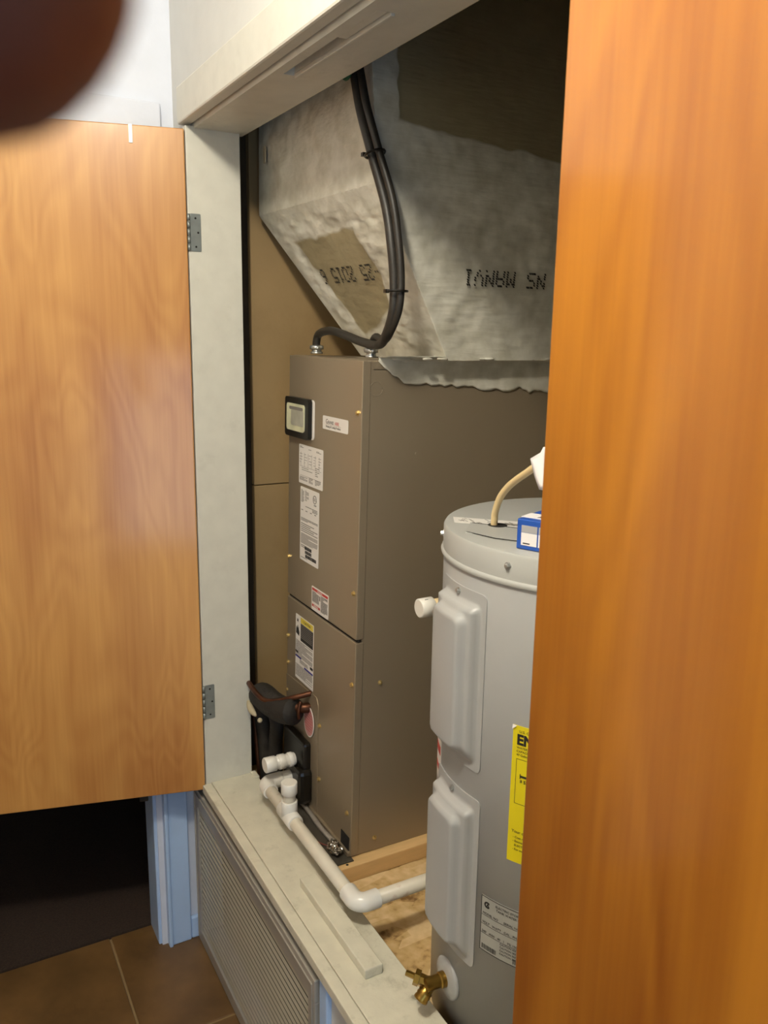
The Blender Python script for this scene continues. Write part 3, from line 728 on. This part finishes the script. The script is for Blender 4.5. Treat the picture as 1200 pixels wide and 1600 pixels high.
tb('copper_tube', 'copper', cl([(.178, .19, .263), (.16, .155, .252), (.13, .128, .237), (.095, .110, .228), (.055, .103, .232), (.015, .104, .235), (-.02, .112, .225), (-.045, .128, .18), (-.042, .135, .1), (-.03, .137, .02), (-.02, .14, -.055)]), .0062, CL, 12)
o = tb('hanger_clip', 'copper', cl([(.172, .165, .245), (.175, .158, .225), (.172, .16, .205)]), .004, CL, 8)

# ------------------------------------------------------------------ condensate drain
def rel(o): return lambda p: Vector(p)-o.location
PP = empty('drain_pipe', (.3, .1, 0)); tag(PP, 'white plastic condensate drain pipe running along the sill', 'pipe')
q = rel(PP); ZP, YP = .05, .0885
XA, XB = .141, .603
def pfit(name, m, a, b, r, lip=.0):
    a, b = q(a), q(b); d = b-a; L_ = d.length
    prof = [(0, r-.0012), (.0012, r), (L_-.0012, r), (L_, r-.0012)]
    return lt(name, m, a, d, prof, PP, 24)
pr = .01335; fr = .0172
# runs
pfit('pipe_run', 'pvc_dirty', (XA+.02, YP, ZP), (XB-.02, YP, ZP), pr)
pfit('pipe_run', 'pvc_dirty', (XB, YP+.02, ZP), (XB, .64, ZP-.004), pr)
def elbow(c, d1, d2, name='elbow'):
    c = Vector(c); d1 = Vector(d1); d2 = Vector(d2); R0 = .019; L0 = .040
    pts = [c+d1*L0, c+d1*R0]
    for k in range(1, 8):
        a = k/8*math.pi/2
        cc = c+d1*R0+d2*R0
        pts.append(cc - d2*R0*math.cos(a) - d1*R0*math.sin(a))
    pts += [c+d2*R0, c+d2*L0]
    bm = bmesh.new(); tube(bm, [q(p) for p in pts], fr, 24, 0)
    o = obj(name, bm, 'pvc', PP); autosmooth(o, 50); return o
elbow((XA, YP, ZP), (1, 0, 0), (0, 1, 0)); elbow((XB, YP, ZP), (-1, 0, 0), (0, 1, 0))
pfit('coupling', 'pvc', (XA, YP+.041, ZP), (XA, .160, ZP), .0158)
XT = .287
te = pfit('tee', 'pvc', (XT-.034, YP, ZP), (XT+.034, YP, ZP), fr)
pfit('tee_branch', 'pvc', (XT, YP, ZP), (XT, YP, ZP+.036), fr)
pfit('riser', 'pvc_dirty', (XT, YP, ZP+.03), (XT, YP, ZP+.062), pr)
pfit('end_cap', 'pvc', (XT, YP, ZP+.052), (XT, YP, ZP+.078), fr)
PC = empty('capped_drain_stub', (.158, .12, .103)); tag(PC, 'short capped white plastic drain stub above the pipe elbow', 'pipe')
q2 = rel(PC)
def pf2(name, m, a, b, r):
    a, b = q2(a), q2(b); d = b-a; L_ = d.length
    return lt(name, m, a, d, [(0, r-.0015), (.0015, r), (L_-.001, r), (L_, r-.001)], PC, 24)
pf2('end_cap', 'pvc', (.158, 0.083, .103), (.158, 0.109, .103), fr)
pf2('pipe_piece', 'pvc', (.158, 0.105, .103), (.158, 0.155, .103), .0145)
pf2('coupling', 'pvc', (.158, 0.115, .103), (.158, 0.131, .103), .0168); pf2('coupling', 'pvc', (.158, 0.139, .103), (.158, 0.150, .103), .0165)

# ------------------------------------------------------------------ water heater
HX, HY, HR, HZ0, HZ1 = .847, .356, .225, -.058, .770
WH = empty('water_heater', (HX, HY, HZ0)); tag(WH, 'round grey enamel electric water heater standing on the closet floor', 'water heater')
zz = lambda z: z-HZ0
lt('tank_jacket', 'heater', (0, 0, .012), (0, 0, 1), [(0, HR-.001), (0, HR), (zz(HZ1)-.058, HR), (zz(HZ1)-.055, HR-.001)], WH, 128)
lt('base_ring', 'heater', (0, 0, 0), (0, 0, 1), [(0, HR-.012), (.0, HR-.010), (.022, HR-.006), (.024, HR-.012)], WH, 96)
cap = lt('top_cap', 'heatertop', (0, 0, 0), (0, 0, 1), [(zz(.725), HR-.002), (zz(.7255), HR+.0035), (zz(.7285), HR+.0045), (zz(.7315), HR+.0035), (zz(.733), HR+.0012), (zz(.7655), HR+.0012), (zz(.7690), HR-.001), (zz(HZ1), HR-.006)], WH, 128)
autosmooth(cap, 40)
def cyl_pt(th, z, r=HR):
    a = R(th); return Vector((r*math.cos(a), r*math.sin(a), zz(z)))
for th in (288.2, 237.5, 339, 30, 80, 130, 185):
    a = R(th); screw(cap, cyl_pt(th, .752, HR+.0012), (math.cos(a), math.sin(a), 0), .0042, 'zinc')
def panel(tc, hw, z0, z1, name):
    """curved cover pressed out in two steps: th centre, half width deg"""
    bm = bmesh.new(); NU, NV = 48, 72; g = []
    def sd(x, y, hx, hy, r):
        qx, qy = abs(x)-hx+r, abs(y)-hy+r
        return min(max(qx, qy), 0)+math.hypot(max(qx, 0), max(qy, 0))-r
    hx, hy = R(hw)*HR, (z1-z0)/2
    def off(x, y):
        y2 = y+.004
        d1 = -sd(x, y2, hx*.86, hy-.013, .010)
        s = lambda t: max(0, min(1, t))**2*(3-2*max(0, min(1, t)))
        h = .0015 + .013*s((d1)/.009)
        d2 = -sd(x, y2, hx*.58, hy-.030, .014)
        return .0015 + (h - .0015 + .012*s((d2+.006)/.012))*s((y+hy-.003)/.032)
    for j in range(NV+1):
        row = []
        for i in range(NU+1):
            x = (i/NU*2-1)*hx; y = (j/NV*2-1)*hy
            # rounded outer corners
            r = .009; ex_, ey_ = abs(x)-hx+r, abs(y)-hy+r
            if ex_ > 0 and ey_ > 0:
                l = max(ex_, ey_); m_ = math.hypot(ex_, ey_); k = l/m_
                x = math.copysign(hx-r+ex_*k, x); y = math.copysign(hy-r+ey_*k, y)
            rr = HR+off(x, y); row.append(bm.verts.new(cyl_pt(tc+math.degrees(x/HR), (z0+z1)/2+y, rr)))
        g.append(row)
    for j in range(NV):
        for i in range(NU): bm.faces.new((g[j][i], g[j][i+1], g[j+1][i+1], g[j+1][i]))
    # rim skirt to the jacket
    per = [g[0][i] for i in range(NU+1)]+[g[j][NU] for j in range(1, NV+1)]+[g[NV][i] for i in range(NU-1, -1, -1)]+[g[j][0] for j in range(NV-1, 0, -1)]
    low = []
    for v in per:
        s = (HR-.001)/math.hypot(v.co.x, v.co.y); low.append(bm.verts.new((v.co.x*s, v.co.y*s, v.co.z)))
    for k in range(len(per)): bm.faces.new((per[k], low[k], low[(k+1) % len(per)], per[(k+1) % len(per)]))
    bmesh.ops.recalc_face_normals(bm, faces=bm.faces)
    o = obj(name, bm, 'heater', WH); autosmooth(o, 60)
    a = R(tc); screw(o, cyl_pt(tc, z1-.009, HR+.0015), (math.cos(a), math.sin(a), 0), .0042, 'zinc')
    return o
panel(263.6, 16.4, .436, .7015, 'element_cover')
panel(264.3, 16.6, .118, .394, 'element_cover')
def cyl_patch(th0, th1, z0, z1, m, name, parent, rr, nu=24):
    bm = bmesh.new(); g = []
    for i in range(nu+1):
        th = th0+(th1-th0)*i/nu
        g.append([bm.verts.new(cyl_pt(th, z, r)) for z, r in ((z0, HR-.0005), (z0, HR+rr), (z1, HR+rr), (z1, HR-.0005))])
    for i in range(nu):
        for k in range(3): bm.faces.new((g[i][k], g[i+1][k], g[i+1][k+1], g[i][k+1]))
    bm.faces.new(g[0]); bm.faces.new(g[-1][::-1]); bmesh.ops.recalc_face_normals(bm, faces=bm.faces)
    o = obj(name, bm, m, parent); autosmooth(o, 40); return o
def cyl_text(s, size, th, z, m, parent, rr, align='LEFT', bold=0, wx=1):
    bm = text_bm(s, size, align, bold, .0001)
    for v in bm.verts: v.co = cyl_pt(th+math.degrees(v.co.x*wx/HR), z+v.co.y, HR+rr+v.co.z)
    return obj('lettering', bm, m, parent)
eg = cyl_patch(293.4, 328, .328, .533, 'yellow', 'energy_label', WH, .0006, 40); eg['label'] = 'yellow energy rating label'
e = lambda s, size, dth, z, **k: cyl_text(s, size, 293.4+dth, z, 'ink', eg, .0009, **k)
e('U.S. Government', .0055, 2.4, .5235); e('Federal law prohibits removal', .0045, 15, .5235)
e('ENERGYGUIDE', .0205, 1.6, .5065, bold=.0009, wx=.95)
for k, s in enumerate(('WATER HEATER - ELECTRIC', 'CAPACITY (FIRST HOUR RATING)', '40 Gallons')): e(s, .0046, 1.7, .5000-.0052*k)
e('Estimated Yearly Energy Cost', .0078, 6.2, .4795, bold=.0002)
e('$ 554', .0065, 3.5, .4505, bold=.0002)
e('Your cost will depend on your utility rates and use.', .0065, 1.4, .3735)
for k, s in enumerate(('- Cost range based only on models of similar capacity', '- Estimated operating cost based on a national average', '  ELECTRICITY cost', '- For more information visit the website')): e(s, .0046, 2.0, .3655-.0062*k)
cyl_patch(297, 326, .4585, .4615, 'ink', 'cost_bar', eg, .0011); cyl_patch(296.8, 297.1, .4565, .4635, 'ink', 'cost_tick', eg, .0011, 2)
for z in (.4965-.012, .418): cyl_patch(295.2, 327, z, z+.0005, 'ink', 'frame_rule', eg, .0009)
cyl_patch(295.2, 295.35, .418, .4845, 'ink', 'frame_rule', eg, .0009, 2)
bm = bmesh.new(); vv = [bm.verts.new(cyl_pt(293.2, .5335, HR+.0012)), bm.verts.new(cyl_pt(295.0, .5335, HR+.0025)), bm.verts.new(cyl_pt(293.2, .527, HR+.0025))]; bm.faces.new(vv)
obj('curled_corner', bm, 'paper', eg)
dp = cyl_patch(283.4, 309, .161, .252, 'plate', 'data_label', WH, .0005, 30); dp['label'] = 'grey printed data label'
for z in (.1615, .2505): cyl_patch(283.5, 308.9, z, z+.001, 'ink', 'frame_rule', dp, .0008)
cyl_patch(283.5, 283.75, .1615, .2515, 'ink', 'frame_rule', dp, .0008, 2)
e = lambda s, size, dth, z, **k: cyl_text(s, size, 283.4+dth, z, 'ink', dp, .0008, **k)
e('ELECTRIC STORAGE', .0052, 6.5, .2425); e('TANK WATER HEATER', .0052, 6.8, .2365)
e('C', .013, 1.5, .2345, bold=.0006); e('A', .0062, 2.6, .2367, bold=.0004)
for z, row in ((.2225, 'MODEL NO      SERIAL NO'), (.2075, 'VOLT   WATT   GAL   PHASE   AMP'), (.1925, '240   4500   40   1   PSI 150   VAC')):
    e(row, .0052, 1, z); cyl_patch(283.7, 308.5, z-.002, z-.0017, 'ink', 'frame_rule', dp, .0008)
for k in range(4): e('CAUTION SEE MANUAL BEFORE USE', .0042, 9, .1865-.0052*k)
bm = bmesh.new()
for th0, th1 in ((284.6, 291), (298, 304)):
    th = th0
    while th < th1:
        wd = rng.choice((.12, .2, .3)); a = th
        vs4 = [bm.verts.new(cyl_pt(x, z, HR+.0009)) for x, z in ((a, .1655), (a+wd, .1655), (a+wd, .1735), (a, .1735))]; bm.faces.new(vs4); th += wd+rng.choice((.12, .2))
obj('barcode', bm, 'ink', dp)
rs = cyl_patch(241, 250, .36, .43, 'label', 'red_sticker', WH, .0005, 12); rs['label'] = 'white sticker with red bands between the covers'
cyl_patch(241.2, 249, .405, .419, 'redink', 'red_band', rs, .0009, 10); cyl_patch(241.2, 249, .376, .386, 'redink', 'red_band', rs, .0009, 10)
# top details
ht = zz(HZ1)
def top_poly(pts, name, m, h=.0005, parent=WH):
    bm = bmesh.new(); f = [bm.verts.new((x-HX, y-HY, ht+h)) for x, y in pts]; b = [bm.verts.new((v.co.x, v.co.y, ht-.0003)) for v in f]
    bm.faces.new(f); bm.faces.new(b[::-1]); n_ = len(f)
    for k in range(n_): bm.faces.new((f[k], b[k], b[(k+1) % n_], f[(k+1) % n_]))
    bmesh.ops.recalc_face_normals(bm, faces=bm.faces); return obj(name, bm, m, parent)
sk_ = top_poly([(.706, .195), (.738, .176), (.835, .268), (.80, .29)], 'wiring_sticker', 'label')
bm = bmesh.new()
for k in range(26):
    u, v = rng.uniform(.05, .9), rng.uniform(.15, .85)
    x = .706*(1-u)+.80*u + (.034)*v; y = .195*(1-u)+.29*u - .020*v
    box(bm, x-HX-.004, x-HX+.004, y-HY-.0006, y-HY+.0006, ht+.0003, ht+.0008)
obj('fine_print', bm, 'greyink', sk_)
# junction cover on top
cover = top_poly([(.752, .196), (.80, .152), (.90, .20), (.97, .29), (.94, .33)], 'junction_cover', 'heatertop', .0012)
bm = bmesh.new(); tube(bm, [((.757-HX), (.196-HY), ht+.0013), ((.94-HX), (.322-HY), ht+.0013)], .0007, 5, 0); tube(bm, [((.80-HX), (.155-HY), ht+.0013), ((.85-HX), (.168-HY), ht+.0013), ((.90-HX), (.203-HY), ht+.0013)], .0007, 5, 0)
obj('cover_seam', bm, 'handler_dark', cover)
lt('cable_hole', 'handler_dark', (.786-HX, .221-HY, ht+.0008), (0, 0, 1), [(0, .0145), (.0008, .0145)], WH, 24)
# drain valve
th = 265; a = R(th); dn = Vector((math.cos(a), math.sin(a), 0)); tn = Vector((-dn.y, dn.x, 0))
FC = cyl_pt(265.2, .056)
DV = lt('drain_flange', 'heater', FC-dn*.004, dn, [(0, .033), (.0055, .033), (.0075, .031), (.0105, .018), (.011, .0)], WH, 32)
vb = FC + dn*.004
bm = bmesh.new(); lathe(bm, vb, dn, [(0, .0125), (.01, .0125), (.012, .0105), (.024, .0105), (.027, .0115), (.036, .0115), (.038, .008)], 20)
autosmooth(obj('valve_body', bm, 'brass', WH), 40)
vm = vb + dn*.026
sd_ = (dn*.75 - tn*.62 + Vector((0, 0, .22))).normalized()     # stem
lt('valve_stem', 'brass', vm, sd_, [(0, .0088), (.018, .0088), (.0185, .0125), (.027, .0125), (.0275, .005), (.041, .0046), (.042, .0035)], WH, 6, False)
sp = (dn*.62 + Vector((0, 0, -.75)) + tn*.05).normalized()     # spout
lt('valve_spout', 'brass', vm, sp, [(0, .0095), (.012, .0095), (.014, .0115), (.017, .0108), (.02, .0118), (.023, .0108), (.026, .0118), (.029, .0118), (.029, .0078), (.014, .0075)], WH, 22)
lt('spout_bore', 'handler_dark', vm + sp*.0135, sp, [(0, .0077), (.0012, .0077)], WH, 16)

# cable into the heater top, with a white scrap at its far end
NM = empty('cream_cable', (.781, .219, HZ1)); tag(NM, 'cream coloured electric cable rising from the heater top', 'cable')
nmp = [(.7812, .218, .764), (.7845, .216, .780), (.7882, .214, .7922), (.8028, .21, .8155), (.8235, .207, .8353), (.8481, .204, .8515), (.8746, .200, .8658), (.8963, .197, .878), (.9261, .195, .8934), (.99, .2, .93), (1.03, .22, 1.0)]
tb('cable', 'nm', [Vector(p)-NM.location for p in nmp], .0052, NM, 12)
# white scrap folded over the cable
bm = bmesh.new(); g = []
out = [(.9026, .8896), (.9257, .9078), (.9612, .9106), (.9606, .8515), (.9241, .8519), (.9123, .8688)]
cx, cz = .934, .880
for fr_ in (1.0, .75, .5, .25):
    row = []
    for i in range(6):
        for h in (0, .5):
            x1, z1 = out[i]; x2, z2 = out[(i+1) % 6]; x = x1*(1-h)+x2*h; z = z1*(1-h)+z2*h
            x = cx+(x-cx)*fr_; z = cz+(z-cz)*fr_
            row.append(bm.verts.new((x, .186-.006*(1-fr_)+.004*math.sin(x*160+z*90), z)))
    g.append(row)
for a_, b_ in zip(g, g[1:]):
    for k in range(12): bm.faces.new((a_[k], a_[(k+1) % 12], b_[(k+1) % 12], b_[k]))
bm.faces.new(g[-1])
ps = obj('paper_scrap', bm, 'paper', None, True); md = ps.modifiers.new('thick', 'SOLIDIFY'); md.thickness = .0012
tag(ps, 'white scrap wrapped on the cream cable beside the near door', 'paper')
# capped stub beside the heater
CS = empty('relief_pipe_stub', (.600, .3, .587)); tag(CS, 'white plastic pipe with round end cap beside the water heater', 'pipe')
lt('end_cap', 'pvc', (0, -.098, 0), (0, 1, 0), [(0, .0145), (.0015, .0168), (.026, .0172), (.0275, .0155)], CS, 28)
lt('pipe_piece', 'nm', (0, -.08, 0), (0, 1, 0), [(0, .0125), (.14, .0125), (.577, .0125)], CS, 20)
bx('print_mark', 'ink', (.006, .0062, -.09, -.083, .0158, .0166), CS)

# blue carton on the heater
BXC = empty('blue_carton', (.905, .163, HZ1+.0005), (0, 0, R(24))); tag(BXC, 'small blue and white carton lying on the heater top', 'carton')
bx('carton_body', 'blue', (0, .14, 0, .095, 0, .041), BXC, .0015)
bx('white_band', 'paper', (-.0004, .1404, .012, .040, .0405, .0416), BXC)
bx('front_window', 'paper', (.007, .030, -.0006, .0004, .006, .023), BXC); bx('front_window', 'paper', (.032, .056, -.0006, .0004, .006, .023), BXC)
bx('grey_picture', 'cartgrey', (.007, .030, -.0006, .0004, .0235, .033), BXC); bx('grey_picture', 'cartgrey', (.032, .056, -.0006, .0004, .0235, .033), BXC)
bx('print_mark', 'ink', (.010, .020, -.0009, .0004, .008, .0095), BXC); bx('print_mark', 'ink', (.036, .046, -.0009, .0004, .008, .0095), BXC)
bx('blue_flap', 'blue', (0, .1, .089, .093, .0405, .048), BXC, .001)
bm = bmesh.new(); box(bm, .02, .10, .016, .055, .0418, .0430); 
for v in bm.verts:
    if v.co.x > .05: v.co.z += .03*(v.co.x-.02)/.08
pp = obj('paper_slip', bm, 'paper'); pp.location = BXC.location; pp.rotation_euler = BXC.rotation_euler
tag(pp, 'folded white paper slip on top of the blue carton', 'paper')

# ------------------------------------------------------------------ photographer's hand at the lens
def camp(r, u, f): return CAM + r2*r + u2*u + fw*f
verts, edges, rad = [], [], []
def node(p, r, parent=None):
    verts.append(camp(*p)); rad.append(r); i = len(verts)-1
    if parent is not None: edges.append((parent, i))
    return i
elbow_ = None
wr = node((-.075, -.105, -.075), .026)
pa = node((-.082, -.055, -.055), .030, wr); pb = node((-.088, -.01, -.035), .029, pa)
fa = node((-.05, -.22, -.14), .034, wr); fb = node((-.0, -.36, -.22), .042, fa)
# index finger reaching over the lens corner
k1 = node((-.092, .034, -.012), .0135, pb); k2 = node((-.086, .052, .026), .0105, k1); k3 = node((-.056, .050, .046), .0098, k2); k4 = node((-.036, .043, .0500), .0112, k3); k5 = node((-.0262, .0340, .0505), .0128, k4); node((-.0184, .0262, .0508), .0084, k5)
for dz, dl in ((.012, 1.05), (-.012, 1.0), (-.034, .85)):
    a1 = node((-.098, dz, -.008), .0125, pb if dz > -.02 else pa); a2 = node((-.096, dz+.002, .028*dl), .0098, a1)
    a3 = node((-.075, dz, .046*dl), .009, a2); node((-.054, dz-.003, .044*dl), .0082, a3)
t1 = node((-.06, -.03, -.055), .0145, pa); t2 = node((-.032, .0, -.052), .0115, t1); t3 = node((-.012, .026, -.046), .0105, t2); node((-.004, .04, -.042), .0088, t3)
me = bpy.data.meshes.new('person'); me.from_pydata([tuple(v) for v in verts], edges, []); hand = bpy.data.objects.new('person', me); COL.objects.link(hand)
sm = hand.modifiers.new('skin', 'SKIN'); sm.use_smooth_shade = True
for i, s in enumerate(me.skin_vertices[0].data): s.radius = (rad[i], rad[i]); s.use_root = (i == 0)
hand.modifiers.new('sub', 'SUBSURF').levels = 2; hand.modifiers['sub'].render_levels = 2
me.materials.append(M['skin'])
tag(hand, 'blurred bare fingertip of the person holding the camera, top left corner', 'person')
